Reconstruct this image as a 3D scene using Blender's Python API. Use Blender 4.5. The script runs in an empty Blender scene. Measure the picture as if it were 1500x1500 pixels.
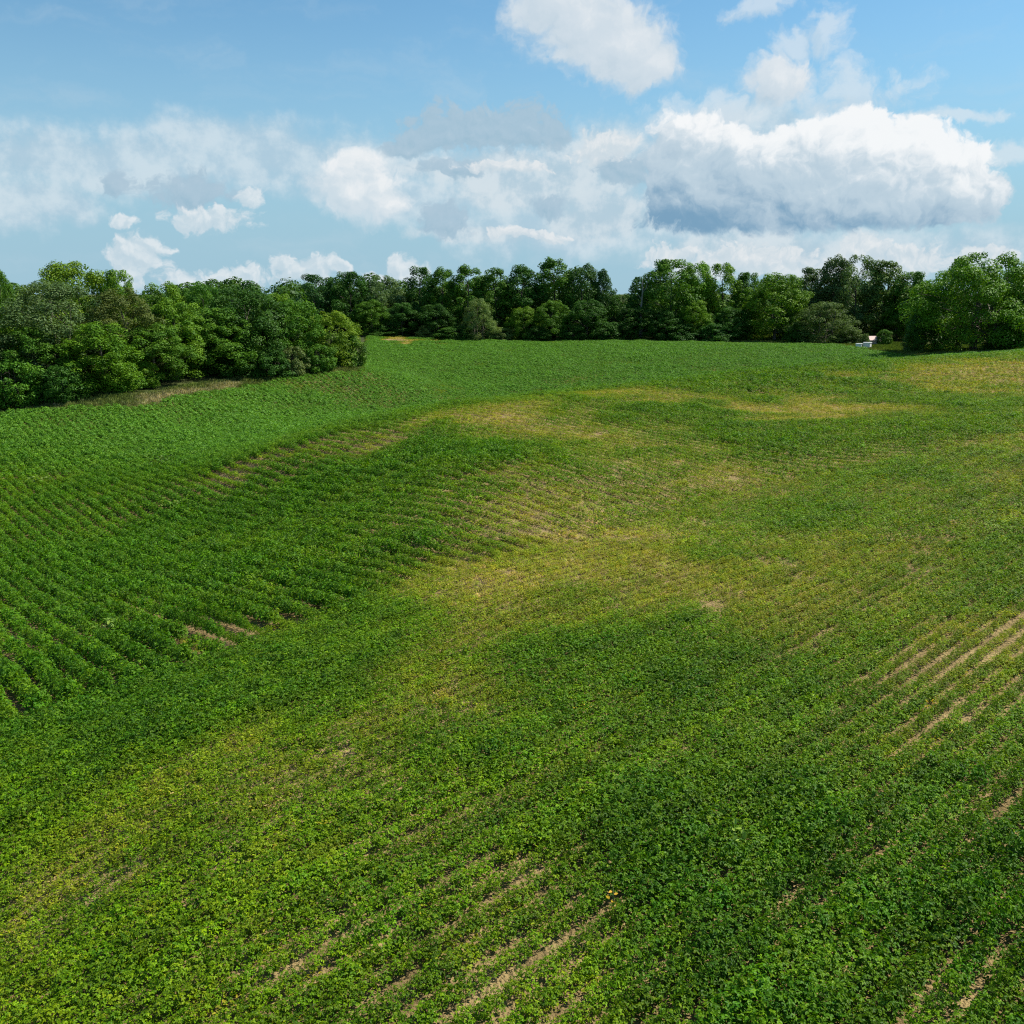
import bpy, math, random
import numpy as np
from mathutils import Vector

R = math.radians
rng = np.random.default_rng(7)
random.seed(7)
SC = bpy.context.scene
COL = SC.collection

# ------------------------------------------------------------------ camera
F = 750.0 / math.tan(R(29.0))
PITCH = R(13.3)
CP, SP = math.cos(PITCH), math.sin(PITCH)
CAM_H = 0.0                     # the camera is the origin of heights
cam_d = bpy.data.cameras.new("camera")
cam = bpy.data.objects.new("camera", cam_d)
COL.objects.link(cam)
cam.location = (0, 0, 0)
cam.rotation_euler = (R(90) - PITCH, 0, 0)
cam_d.angle = R(58.0)
cam_d.clip_start = 0.1
cam_d.clip_end = 20000
SC.camera = cam


def ray(px, py):
    X, U = (px - 750.0) / F, (750.0 - py) / F
    return np.array([X, CP + SP * U, -SP + CP * U])


def at(px, py, Y):
    d = ray(px, py)
    return d * (Y / d[1])


def azel(px, py):
    d = ray(px, py)
    return math.degrees(math.atan2(d[0], d[1])), math.degrees(math.atan2(d[2], math.hypot(d[0], d[1])))


# ------------------------------------------------------------------ terrain heights (thin plate spline through surveyed points)
CTRL = [(-250, 1500, 11.4), (300, 1500, 9.6), (750, 1500, 9.4), (1200, 1500, 9.2), (1750, 1500, 8.9),
        (-100, 1200, 16.4), (350, 1200, 14.1), (750, 1200, 13.7), (1150, 1200, 13.4), (1600, 1200, 12.8),
        (0, 1000, 25.5), (350, 1000, 21.4), (750, 1000, 19.2), (1100, 1000, 19.0), (1550, 1000, 17.4),
        (0, 850, 43), (250, 850, 38), (480, 850, 31), (700, 850, 26.9), (1000, 850, 27.2), (1550, 850, 23.4),
        (0, 750, 60), (300, 750, 54), (500, 750, 43.5), (700, 750, 36), (880, 750, 36.5), (1100, 750, 37.5), (1550, 750, 30),
        (0, 690, 74), (250, 690, 69), (450, 690, 55), (650, 690, 44.5), (900, 690, 43.5), (1200, 690, 44.5), (1550, 690, 36),
        (0, 650, 83), (230, 650, 83), (800, 650, 52), (1000, 650, 52.5), (1200, 650, 51), (1550, 650, 42),
        (0, 620, 90), (250, 620, 92), (650, 620, 60.5), (900, 620, 60), (1200, 610, 62), (1550, 605, 54),
        (400, 668, 60), (500, 637, 62), (600, 611, 66), (700, 593, 69), (850, 579, 74), (950, 568, 79),
        (1100, 550, 88), (1250, 534, 98), (1400, 524, 106), (1550, 516, 112), (1100, 580, 75), (1350, 570, 76), (1550, 560, 77),
        (430, 614, 101), (560, 601, 111), (700, 590.5, 121), (850, 577.5, 127), (1000, 563, 132), (1130, 548, 136), (1260, 532, 139),
        (1400, 521, 135), (1550, 513, 138),
        (0, 600, 95), (-150, 606, 94), (200, 584, 98), (300, 555, 113), (530, 543, 124), (420, 550, 119), (350, 587, 105),
        (620, 555, 137), (800, 545, 143), (1000, 533, 150), (700, 520, 162), (560, 507, 172), (900, 513, 165), (1150, 515, 158),
        (540, 492, 192), (620, 493, 192), (700, 499, 188), (800, 500, 187), (900, 499, 187), (1100, 502, 181), (1240, 506, 172),
        (1320, 512, 158), (1700, 510, 150)]
PW = [at(*c) for c in CTRL]
for X, Y, Z in [(-140, 60, -11.5), (-200, 140, -9.5), (-90, 200, -9), (-100, 260, -9), (0, 260, -8.6), (120, 260, -8.6), (220, 160, -8.6),
                (160, 60, -7.5), (-60, 0, -9.5), (0, -15, -8.5), (60, 0, -8), (0, -80, -8.5), (-200, 0, -10.5), (200, 0, -8),
                (-60, 150, -9.3), (70, 200, -8.6)]:
    PW.append(np.array([X, Y, Z], float))
PW = np.array(PW)


def tps_k(d2):
    return 0.5 * d2 * np.log(np.maximum(d2, 1e-9))


SCL = 100.0
pxy = PW[:, :2] / SCL
n = len(pxy)
D2 = ((pxy[:, None, :] - pxy[None, :, :]) ** 2).sum(-1)
Kb = tps_k(D2) + np.eye(n) * 4e-5
Pm = np.hstack([np.ones((n, 1)), pxy])
A = np.block([[Kb, Pm], [Pm.T, np.zeros((3, 3))]])
W = np.linalg.solve(A, np.concatenate([PW[:, 2], np.zeros(3)]))


def height(x, y):
    x = np.atleast_1d(np.asarray(x, float)); y = np.atleast_1d(np.asarray(y, float))
    out = np.empty(x.size)
    fx, fy = x.ravel(), y.ravel()
    for i in range(0, fx.size, 20000):
        q = np.stack([fx[i:i + 20000], fy[i:i + 20000]], 1)
        r = np.hypot(q[:, 0], q[:, 1] - 60)
        qs = q / SCL
        d2 = ((qs[:, None, :] - pxy[None, :, :]) ** 2).sum(-1)
        z = tps_k(d2) @ W[:n] + W[n] + qs @ W[n + 1:]
        t = np.clip((r - 170) / 60, 0, 1); t = t * t * (3 - 2 * t)
        out[i:i + 20000] = z * (1 - t) + (-9.2) * t
    return out.reshape(x.shape)


# coarse table for quick look-ups
GX = np.arange(-170, 171, 0.8); GY = np.arange(-10, 240, 0.8)
mx, my = np.meshgrid(GX, GY)
GZ = height(mx, my)


def hz(x, y):
    x = np.asarray(x, float); y = np.asarray(y, float)
    i = np.clip((x - GX[0]) / 0.8, 0, len(GX) - 1.001); j = np.clip((y - GY[0]) / 0.8, 0, len(GY) - 1.001)
    i0 = i.astype(int); j0 = j.astype(int); a = i - i0; b = j - j0
    return ((GZ[j0, i0] * (1 - a) + GZ[j0, i0 + 1] * a) * (1 - b) + (GZ[j0 + 1, i0] * (1 - a) + GZ[j0 + 1, i0 + 1] * a) * b)


def hit(px, py):
    d = ray(px, py)
    for Y in np.concatenate([np.arange(5, 60, 0.1), np.arange(60, 230, 0.25)]):
        p = d * (Y / d[1])
        if p[2] <= float(hz(p[0], p[1])):
            return p
    return d * (200 / d[1])


# ------------------------------------------------------------------ smooth value noise for placement
class VNoise:
    def __init__(s, seed):
        s.t = np.random.default_rng(seed).random((256, 256))

    def __call__(s, x, y, k):
        x = np.asarray(x) / k + 1000; y = np.asarray(y) / k + 1000
        i = np.floor(x).astype(int); j = np.floor(y).astype(int)
        a = x - i; b = y - j
        a = a * a * (3 - 2 * a); b = b * b * (3 - 2 * b)
        g = lambda u, v: s.t[u % 256, v % 256]
        return (g(i, j) * (1 - a) + g(i + 1, j) * a) * (1 - b) + (g(i, j + 1) * (1 - a) + g(i + 1, j + 1) * a) * b


N1, N2, N3, N4 = VNoise(1), VNoise(2), VNoise(3), VNoise(4)


def fbm(x, y, k):
    return 0.55 * N1(x, y, k) + 0.28 * N2(x, y, k * 0.45) + 0.17 * N3(x, y, k * 0.2)


# ------------------------------------------------------------------ how well the crop grows where (patches on the ground)
PATCH = [  # px, py, rx, ry of the patch as surveyed, vigour it pulls towards, weight
    (130, 880, 300, 150, 1.0, 1.5), (520, 730, 190, 75, 0.92, 1.0), (600, 660, 110, 25, 0.8, 0.8), (100, 1060, 200, 60, 0.9, 0.9), (300, 790, 200, 60, 0.97, 0.8),
    (1270, 1330, 330, 180, 0.97, 2.4), (1050, 1010, 230, 90, 0.80, 0.9), (940, 960, 120, 50, 0.78, 0.5), (1450, 1180, 150, 100, 0.9, 1.0),
    (200, 660, 500, 40, 0.95, 1.2), (350, 600, 350, 30, 0.92, 1.2), (800, 530, 500, 30, 0.84, 1.2), (950, 612, 95, 20, 0.85, 0.9), (870, 605, 60, 18, 0.85, 0.6),
    (700, 690, 70, 40, 0.78, 0.6), (900, 720, 80, 50, 0.74, 0.7), (1060, 650, 110, 25, 0.78, 0.7), (1330, 590, 120, 14, 0.8, 0.8), (1150, 545, 150, 10, 0.82, 0.8),
    (1300, 640, 120, 14, 0.75, 0.7), (1250, 690, 160, 30, 0.7, 0.6), (400, 860, 90, 50, 0.85, 0.6), (460, 1000, 120, 50, 0.72, 0.5), (1300, 760, 200, 60, 0.64, 0.6),
    (700, 618, 130, 16, 0.32, 1.3), (610, 632, 90, 10, 0.38, 1.0), (780, 600, 100, 12, 0.34, 1.2), (960, 580, 120, 10, 0.34, 1.3), (1070, 590, 70, 10, 0.30, 1.2),
    (1155, 602, 75, 9, 0.10, 2.2), (1200, 596, 50, 7, 0.25, 1.0), (1290, 606, 70, 7, 0.34, 1.0), (1440, 548, 110, 13, 0.27, 1.5), (1300, 552, 80, 6, 0.33, 1.2), (1480, 570, 80, 12, 0.35, 1.0),
    (690, 845, 70, 28, 0.22, 1.6), (835, 805, 55, 24, 0.20, 1.7), (960, 840, 110, 26, 0.22, 1.7), (935, 800, 40, 12, 0.25, 1.0), (760, 755, 60, 30, 0.36, 1.2), (780, 700, 40, 30, 0.4, 0.9),
    (850, 640, 150, 14, 0.42, 0.9), (640, 1000, 90, 40, 0.32, 1.3), (655, 1017, 14, 6, 0.02, 4.0), (540, 1060, 60, 20, 0.34, 1.1), (1080, 700, 80, 20, 0.40, 1.0),
    (400, 678, 90, 10, 0.35, 1.3), (520, 652, 110, 10, 0.40, 1.2), (400, 930, 45, 16, 0.45, .9), (720, 920, 70, 40, 0.42, 1.0), (820, 900, 60, 40, 0.45, 0.8),
    (500, 1190, 350, 110, 0.64, 0.9), (250, 1330, 330, 140, 0.68, 1.0), (640, 1330, 250, 140, 0.66, 0.9), (1160, 860, 130, 60, 0.44, 0.9), (1400, 850, 150, 80, 0.52, 0.9), (1420, 960, 110, 50, 0.46, 1.0),
    (100, 1300, 60, 30, 0.32, 1.0), (350, 1100, 80, 30, 0.42, 0.9), (1000, 760, 120, 40, 0.5, 0.7), (1480, 690, 60, 30, 0.45, 0.8), (860, 560, 60, 6, 0.55, 0.6),
    (185, 878, 9, 6, 0.0, 5.0), (335, 948, 14, 5, 0.0, 6.0), (310, 935, 14, 5, 0.05, 4.0), (603, 491, 22, 4, 0.0, 8.0), (300, 566, 30, 8, 0.15, 1.5),
    (545, 530, 20, 6, 0.55, 0.4),
]
PT = []
for px, py, rx, ry, v, w in PATCH:
    c = hit(px, py); e1 = hit(px, py - ry); e2 = hit(px, py + ry)
    lr = math.log(np.hypot(c[0], c[1]))
    rl = max(abs(math.log(np.hypot(e2[0], e2[1])) - math.log(np.hypot(e1[0], e1[1]))) / 2, 0.012)
    rl = min(rl, 0.5)
    PT.append((math.atan2(c[0], c[1]), lr, rx / F, rl, v, w))


def vigour(x, y):
    az = np.arctan2(x, y); lr = np.log(np.hypot(x, y) + 1e-6)
    nz = (fbm(x, y, 5.0) - 0.5)
    az2 = az + (N4(x, y, 3.0) - .5) * 0.07; lr2 = lr + (N2(x + 50, y, 3.0) - .5) * 0.12
    num = np.full(x.shape, 0.62 * 0.35); den = np.full(x.shape, 0.35)
    for a, l, ra, rl, v, w in PT:
        g = w * np.exp(-(((az2 - a) / ra) ** 2 + ((lr2 - l) / rl) ** 2) * 1.1)
        num += v * g; den += g
    return np.clip(num / den + nz * 0.36 + (fbm(x + 77, y, 1.3) - .5) * .26, 0.0, 1.1)


# ------------------------------------------------------------------ field limits
EDGE = [(-500, 84), (-200, 90), (0, 93), (100, 94.5), (190, 95.5), (230, 97.5), (270, 102.5), (330, 108.5), (430, 119), (527, 123.5), (534, 128), (542, 191), (620, 190), (700, 186.5),
        (800, 186), (900, 185.5), (1100, 180), (1220, 172), (1260, 160), (1300, 147), (1350, 139), (1420, 137), (1500, 135), (2000, 128)]
EU = np.array([(e[0] - 750) / F for e in EDGE]); EY = np.array([e[1] for e in EDGE])


def edge_y(x, y):
    return np.interp(x / np.maximum(y, 1), EU, EY)


def in_view(x, y, m=1.12):
    return (y > 4.5) & (np.abs(x) < (750 / F) * m * (y * CP + 9 * SP) + 5.5)


# boundary between the two planting directions
BND = [(-400, 1190), (0, 1078), (150, 1024), (350, 958), (450, 917), (560, 872), (680, 832), (860, 800), (1020, 735), (1250, 685), (1400, 658), (1560, 640)]
BW = np.array([hit(*b)[:2] for b in BND])
BW = BW[np.argsort(np.arctan2(BW[:, 0], BW[:, 1]))]
BA = np.arctan2(BW[:, 0], BW[:, 1]); BR = np.hypot(BW[:, 0], BW[:, 1])


def side_b(x, y):
    return np.hypot(x, y) > np.interp(np.arctan2(x, y), BA, BR) + (N3(x, y, 1.5) - .5) * 0.8


# ------------------------------------------------------------------ object helpers
def tag(o, label=None, cat=None, group=None, kind=None):
    if label: o["label"] = label
    if cat: o["category"] = cat
    if group: o["group"] = group
    if kind: o["kind"] = kind
    return o


def mesh_np(name, V, faces, mats=(), attrs=None, smooth=False, k=4):
    """V (n,3); faces (m,k) index array"""
    me = bpy.data.meshes.new(name)
    V = np.asarray(V, np.float32); faces = np.asarray(faces, np.int32)
    me.vertices.add(len(V)); me.vertices.foreach_set("co", V.ravel())
    if len(faces):
        kk = faces.shape[1]
        me.loops.add(faces.size); me.loops.foreach_set("vertex_index", faces.ravel())
        me.polygons.add(len(faces))
        me.polygons.foreach_set("loop_start", np.arange(0, faces.size, kk, dtype=np.int32))
        if smooth:
            me.polygons.foreach_set("use_smooth", np.ones(len(faces), bool))
    for m in mats:
        me.materials.append(m)
    if attrs:
        for an, (typ, dom, data) in attrs.items():
            a = me.attributes.new(an, typ, dom)
            key = {"FLOAT": "value", "INT": "value", "FLOAT_VECTOR": "vector", "FLOAT_COLOR": "color"}[typ]
            a.data.foreach_set(key, np.asarray(data, np.int32 if typ == "INT" else np.float32).ravel())
    me.update(calc_edges=True)
    me.validate()
    return me


def link(name, me, parent=None, loc=(0, 0, 0)):
    o = bpy.data.objects.new(name, me)
    COL.objects.link(o)
    o.location = loc
    if parent: o.parent = parent
    return o


def poly_obj(name, verts, faces, mat, parent=None, smooth=False):
    me = bpy.data.meshes.new(name)
    me.from_pydata([tuple(v) for v in verts], [], faces)
    me.materials.append(mat)
    if smooth:
        for p in me.polygons: p.use_smooth = True
    me.update()
    return link(name, me, parent)


def box_vf(x0, x1, y0, y1, z0, z1):
    v = [(x0, y0, z0), (x1, y0, z0), (x1, y1, z0), (x0, y1, z0), (x0, y0, z1), (x1, y0, z1), (x1, y1, z1), (x0, y1, z1)]
    f = [(0, 3, 2, 1), (4, 5, 6, 7), (0, 1, 5, 4), (1, 2, 6, 5), (2, 3, 7, 6), (3, 0, 4, 7)]
    return v, f


def join_vf(parts):
    V, Fc = [], []
    for v, f in parts:
        o = len(V); V += list(v); Fc += [tuple(i + o for i in q) for q in f]
    return V, Fc


# ------------------------------------------------------------------ materials
def new_mat(name):
    m = bpy.data.materials.new(name); m.use_nodes = True
    nt = m.node_tree; nt.nodes.clear()
    return m, nt


def nd(nt, t, **kw):
    x = nt.nodes.new(t)
    for k, v in kw.items(): setattr(x, k, v)
    return x


def leaf_material(name, source, rough=0.5, spec=0.35, trans=0.3, transtint=(1.25, 1.25, 0.45), var=0.55):
    m, nt = new_mat(name); L = nt.links
    out = nd(nt, "ShaderNodeOutputMaterial")
    pr = nd(nt, "ShaderNodeBsdfPrincipled"); tr = nd(nt, "ShaderNodeBsdfTranslucent"); mx_ = nd(nt, "ShaderNodeMixShader")
    pr.inputs["Roughness"].default_value = rough
    pr.inputs["Specular IOR Level"].default_value = spec
    if source == "instance":
        c = nd(nt, "ShaderNodeAttribute", attribute_type="INSTANCER", attribute_name="tint"); col = c.outputs["Color"]
    else:
        c = nd(nt, "ShaderNodeObjectInfo"); col = c.outputs["Color"]
    r = nd(nt, "ShaderNodeAttribute", attribute_type="GEOMETRY", attribute_name="rnd")
    hsv = nd(nt, "ShaderNodeHueSaturation")
    m1 = nd(nt, "ShaderNodeMath", operation="MULTIPLY_ADD"); m1.inputs[1].default_value = var; m1.inputs[2].default_value = 1 - var * 0.5
    L.new(r.outputs["Fac"], m1.inputs[0]); L.new(m1.outputs[0], hsv.inputs["Value"])
    m2 = nd(nt, "ShaderNodeMath", operation="MULTIPLY_ADD"); m2.inputs[1].default_value = -0.035; m2.inputs[2].default_value = 0.5175
    L.new(r.outputs["Fac"], m2.inputs[0]); L.new(m2.outputs[0], hsv.inputs["Hue"])
    L.new(col, hsv.inputs["Color"])
    L.new(hsv.outputs[0], pr.inputs["Base Color"])
    mul = nd(nt, "ShaderNodeMix", data_type="RGBA", blend_type="MULTIPLY"); mul.inputs["Factor"].default_value = 1
    L.new(hsv.outputs[0], mul.inputs[6]); mul.inputs[7].default_value = (*transtint, 1)
    L.new(mul.outputs[2], tr.inputs["Color"])
    mx_.inputs[0].default_value = trans
    L.new(pr.outputs[0], mx_.inputs[1]); L.new(tr.outputs[0], mx_.inputs[2]); L.new(mx_.outputs[0], out.inputs[0])
    return m


def solid(name, c1, c2, scale=3.0, rough=0.8, bump=0.0, metallic=0.0, coords="Object"):
    m, nt = new_mat(name); L = nt.links
    out = nd(nt, "ShaderNodeOutputMaterial"); pr = nd(nt, "ShaderNodeBsdfPrincipled")
    tc = nd(nt, "ShaderNodeTexCoord"); nz = nd(nt, "ShaderNodeTexNoise"); nz.inputs["Scale"].default_value = scale; nz.inputs["Detail"].default_value = 6
    L.new(tc.outputs[coords], nz.inputs["Vector"])
    rp = nd(nt, "ShaderNodeValToRGB"); rp.color_ramp.elements[0].position = .35; rp.color_ramp.elements[1].position = .68
    rp.color_ramp.elements[0].color = (*c1, 1); rp.color_ramp.elements[1].color = (*c2, 1)
    L.new(nz.outputs[0], rp.inputs[0]); L.new(rp.outputs[0], pr.inputs["Base Color"])
    pr.inputs["Roughness"].default_value = rough; pr.inputs["Metallic"].default_value = metallic
    if bump:
        b = nd(nt, "ShaderNodeBump"); b.inputs["Strength"].default_value = bump; b.inputs["Distance"].default_value = .03
        L.new(nz.outputs[0], b.inputs["Height"]); L.new(b.outputs[0], pr.inputs["Normal"])
    L.new(pr.outputs[0], out.inputs[0])
    return m


M_CROP = leaf_material("soy leaf", "instance", rough=0.5, spec=0.14, trans=0.30, var=0.85)
M_WEED = leaf_material("weed leaf", "instance", rough=0.6, spec=0.1, trans=0.3, var=0.7)
M_TREE = leaf_material("tree leaf", "object", rough=0.55, spec=0.14, trans=0.24, var=0.7)
M_BARK = solid("bark", (0.07, 0.055, 0.04), (0.16, 0.13, 0.10), 4.0, 0.9, 0.6)
M_SNAG = solid("bleached wood", (0.16, 0.15, 0.13), (0.26, 0.24, 0.21), 4.0, 0.85, 0.4)
M_WHITE = solid("white paint", (0.72, 0.72, 0.70), (0.80, 0.80, 0.78), 5, 0.45)
M_PINK = solid("faded pink roof", (0.50, 0.34, 0.29), (0.60, 0.43, 0.37), 6, 0.7)
M_CREAM = solid("cream boards", (0.62, 0.55, 0.46), (0.70, 0.63, 0.54), 6, 0.7)
M_DARK = solid("dark glass", (0.03, 0.035, 0.04), (0.05, 0.055, 0.06), 3, 0.15)

# ground: dry tan soil inside the field, grass and litter outside
M_GROUND, nt = new_mat("ground soil"); L = nt.links
out = nd(nt, "ShaderNodeOutputMaterial"); pr = nd(nt, "ShaderNodeBsdfPrincipled"); pr.inputs["Roughness"].default_value = 0.95
pr.inputs["Specular IOR Level"].default_value = 0.1
tc = nd(nt, "ShaderNodeTexCoord")
n1 = nd(nt, "ShaderNodeTexNoise"); n1.inputs["Scale"].default_value = 1.2; n1.inputs["Detail"].default_value = 10; n1.inputs["Roughness"].default_value = 0.7
n2 = nd(nt, "ShaderNodeTexNoise"); n2.inputs["Scale"].default_value = 14; n2.inputs["Detail"].default_value = 8
for q in (n1, n2): L.new(tc.outputs["Object"], q.inputs["Vector"])
r1 = nd(nt, "ShaderNodeValToRGB"); r1.color_ramp.elements[0].position = .3; r1.color_ramp.elements[1].position = .7
r1.color_ramp.elements[0].color = (0.14, 0.097, 0.040, 1); r1.color_ramp.elements[1].color = (0.39, 0.285, 0.125, 1)
L.new(n1.outputs[0], r1.inputs[0])
r2 = nd(nt, "ShaderNodeValToRGB"); r2.color_ramp.elements[0].position = .3; r2.color_ramp.elements[1].position = .7
r2.color_ramp.elements[0].color = (0.045, 0.075, 0.016, 1); r2.color_ramp.elements[1].color = (0.12, 0.13, 0.035, 1)
L.new(n1.outputs[0], r2.inputs[0])
r3 = nd(nt, "ShaderNodeValToRGB")
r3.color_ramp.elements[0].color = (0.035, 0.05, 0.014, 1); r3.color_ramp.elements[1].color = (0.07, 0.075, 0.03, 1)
L.new(n2.outputs[0], r3.inputs[0])
ca = nd(nt, "ShaderNodeAttribute", attribute_type="GEOMETRY", attribute_name="cover")
sep = nd(nt, "ShaderNodeSeparateColor"); L.new(ca.outputs["Color"], sep.inputs[0])
ma = nd(nt, "ShaderNodeMix", data_type="RGBA"); mb = nd(nt, "ShaderNodeMix", data_type="RGBA")
L.new(sep.outputs[0], ma.inputs[0]); L.new(r1.outputs[0], ma.inputs[6]); L.new(r2.outputs[0], ma.inputs[7])
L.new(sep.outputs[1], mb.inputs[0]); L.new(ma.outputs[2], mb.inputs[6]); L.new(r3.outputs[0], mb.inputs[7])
L.new(mb.outputs[2], pr.inputs["Base Color"])
bp = nd(nt, "ShaderNodeBump"); bp.inputs["Strength"].default_value = 1.0; bp.inputs["Distance"].default_value = .12
L.new(n2.outputs[0], bp.inputs["Height"]); L.new(bp.outputs[0], pr.inputs["Normal"])
L.new(pr.outputs[0], out.inputs[0])

# ------------------------------------------------------------------ ground sheet
xs = np.concatenate([[-9000, -4000, -2000, -1000, -500, -320, -240], np.arange(-190, 191, 1.0), [240, 320, 500, 1000, 2000, 4000, 9000]])
ys = np.concatenate([[-6000, -2000, -600, -200, -80, -30], np.arange(-10, 60, 0.7), np.arange(60, 250, 1.2), [280, 340, 450, 700, 1200, 2500, 5000, 12000]])
gx, gy = np.meshgrid(xs, ys)
gz = height(gx, gy)
gz = gz + (fbm(gx, gy, 0.8) - .5) * 0.05
nx, ny = len(xs), len(ys)
idx = np.arange(nx * ny).reshape(ny, nx)
faces = np.stack([idx[:-1, :-1], idx[:-1, 1:], idx[1:, 1:], idx[1:, :-1]], -1).reshape(-1, 4)
ey = edge_y(gx, gy)
over = (gy - ey)
inside = np.clip((over + 0.5) / 1.0, 0, 1)
inside = np.where(gy < 2, np.clip((2 - gy) / 4, 0, 1) * 0, inside)
# the bare sandy corner at the far edge of the field and the dry strips stay soil
vg = vigour(gx.ravel(), np.maximum(gy, 3).ravel()).reshape(gx.shape)
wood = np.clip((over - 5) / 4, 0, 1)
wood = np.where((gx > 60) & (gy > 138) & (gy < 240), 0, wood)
dry = np.clip(1.0 - np.abs(over - 1.2) / 2.0, 0, 1) * (fbm(gx, gy, 6) > .42)
cover = np.stack([inside * (1 - dry * 0.35), wood, 0 * wood, np.ones_like(wood)], -1)
far = (np.hypot(gx, gy) > 400)
cover[far, 0] = 1; cover[far, 1] = .3
gme = mesh_np("ground", np.stack([gx, gy, gz], -1).reshape(-1, 3), faces, [M_GROUND], {"cover": ("FLOAT_COLOR", "POINT", cover.reshape(-1, 4))}, smooth=True)
tag(link("ground", gme), "rolling tan soil of the farm field under the crop", None, None, "structure")

# ------------------------------------------------------------------ plant prototypes (never linked to the scene; instanced by the crop)
def leaflets(P, Dir, Nrm, Ln, Wd, fold, rnd):
    """ovate leaflets: 6 verts, two quads folded along the midrib"""
    m = len(P)
    Dir = Dir / np.linalg.norm(Dir, axis=1, keepdims=True)
    S = np.cross(Dir, Nrm); S /= np.linalg.norm(S, axis=1, keepdims=True) + 1e-9
    U = np.cross(S, Dir)
    Ln = Ln[:, None]; Wd = Wd[:, None]
    base = P; tip = P + Dir * Ln - U * Ln * 0.12
    la = P + Dir * Ln * .3 + S * Wd * .5 + U * Wd * fold; lb = P + Dir * Ln * .72 + S * Wd * .36 + U * Wd * fold * .6
    ra = P + Dir * Ln * .3 - S * Wd * .5 + U * Wd * fold; rb = P + Dir * Ln * .72 - S * Wd * .36 + U * Wd * fold * .6
    V = np.stack([base, la, lb, tip, rb, ra], 1).reshape(-1, 3)
    o = np.arange(m)[:, None] * 6
    Fq = np.concatenate([o + np.array([[0, 3, 2, 1]]), o + np.array([[0, 5, 4, 3]])], 0)
    return V, Fq, np.repeat(rnd, 6)


def soy_plant(seed, n_tri, rad, hgt, ll):
    g = np.random.default_rng(seed)
    P, D, Nn, Ls, Ws, Rn = [], [], [], [], [], []
    for i in range(n_tri):
        t = (i + g.random()) / n_tri
        z = hgt * (0.35 + 0.65 * t ** 0.8) * (0.88 + .2 * g.random())
        a = g.random() * 2 * math.pi
        r = rad * math.sqrt(g.random()) * (1.05 - 0.55 * t ** 2)
        c = np.array([r * math.cos(a), r * math.sin(a), z])
        outw = np.array([math.cos(a), math.sin(a), 0.0])
        nrm = np.array([0, 0, 1.0]) + outw * g.uniform(-.1, .75) + g.normal(0, .32, 3)
        nrm /= np.linalg.norm(nrm)
        fw = outw - nrm * np.dot(outw, nrm); fw /= np.linalg.norm(fw)
        sd = np.cross(nrm, fw)
        sz = ll * g.uniform(.7, 1.15) * (1.1 - 0.35 * t)
        rv = np.clip(g.normal(.5, .24), 0, 1)
        for ang, off in ((0, .25), (1.5, .05), (-1.5, .05)):
            d = fw * math.cos(ang) + sd * math.sin(ang)
            P.append(c + fw * sz * off); D.append(d - np.array([0, 0, .2])); Nn.append(nrm + g.normal(0, .18, 3))
            Ls.append(sz); Ws.append(sz * .68); Rn.append(np.clip(rv + g.normal(0, .1), 0, 1))
    V, Fq, rn = leaflets(np.array(P), np.array(D), np.array(Nn), np.array(Ls), np.array(Ws), .16, np.array(Rn))
    # a few petioles down to the ground
    return V, Fq, rn


def proto_collection(name, mat, items):
    c = bpy.data.collections.new(name)
    for i, (V, Fq, rn) in enumerate(items):
        me = mesh_np("%s_%02d" % (name, i), V, Fq, [mat], {"rnd": ("FLOAT", "POINT", rn)})
        o = bpy.data.objects.new("%s_%02d" % (name, i), me)
        c.objects.link(o)
    return c


def scatter(name, coll, P, rot, scl, tint, var, label, cat):
    me = mesh_np(name, P, np.zeros((0, 4)), [], {
        "tint": ("FLOAT_COLOR", "POINT", np.hstack([tint, np.ones((len(P), 1))])), "rot": ("FLOAT_VECTOR", "POINT", rot),
        "scl": ("FLOAT_VECTOR", "POINT", scl), "var": ("INT", "POINT", var)})
    o = link(name, me)
    ng = bpy.data.node_groups.new(name + " growth", "GeometryNodeTree")
    ng.interface.new_socket("Geometry", in_out="INPUT", socket_type="NodeSocketGeometry")
    ng.interface.new_socket("Geometry", in_out="OUTPUT", socket_type="NodeSocketGeometry")
    gi = nd(ng, "NodeGroupInput"); go = nd(ng, "NodeGroupOutput"); iop = nd(ng, "GeometryNodeInstanceOnPoints")
    ci = nd(ng, "GeometryNodeCollectionInfo"); ci.inputs["Collection"].default_value = coll
    ci.inputs["Separate Children"].default_value = True; ci.inputs["Reset Children"].default_value = True
    def na(n_, t):
        q = nd(ng, "GeometryNodeInputNamedAttribute", data_type=t); q.inputs["Name"].default_value = n_; return q.outputs["Attribute"]
    k = ng.links
    k.new(gi.outputs[0], iop.inputs["Points"]); k.new(ci.outputs[0], iop.inputs["Instance"])
    iop.inputs["Pick Instance"].default_value = True
    k.new(na("var", "INT"), iop.inputs["Instance Index"])
    er = nd(ng, "FunctionNodeEulerToRotation"); k.new(na("rot", "FLOAT_VECTOR"), er.inputs[0]); k.new(er.outputs[0], iop.inputs["Rotation"])
    k.new(na("scl", "FLOAT_VECTOR"), iop.inputs["Scale"]); k.new(iop.outputs[0], go.inputs[0])
    md = o.modifiers.new("growth", "NODES"); md.node_group = ng
    tag(o, label, cat, None, "stuff")
    return o


protos = [soy_plant(10 + i, 38, 0.215, 0.38, 0.055) for i in range(6)] + \
         [soy_plant(30 + i, 36, 0.24, 0.40, 0.066) for i in range(4)] + \
         [soy_plant(50 + i, 34, 0.30, 0.41, 0.098) for i in range(4)]
C_SOY = proto_collection("soy_plant", M_CROP, protos)

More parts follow.
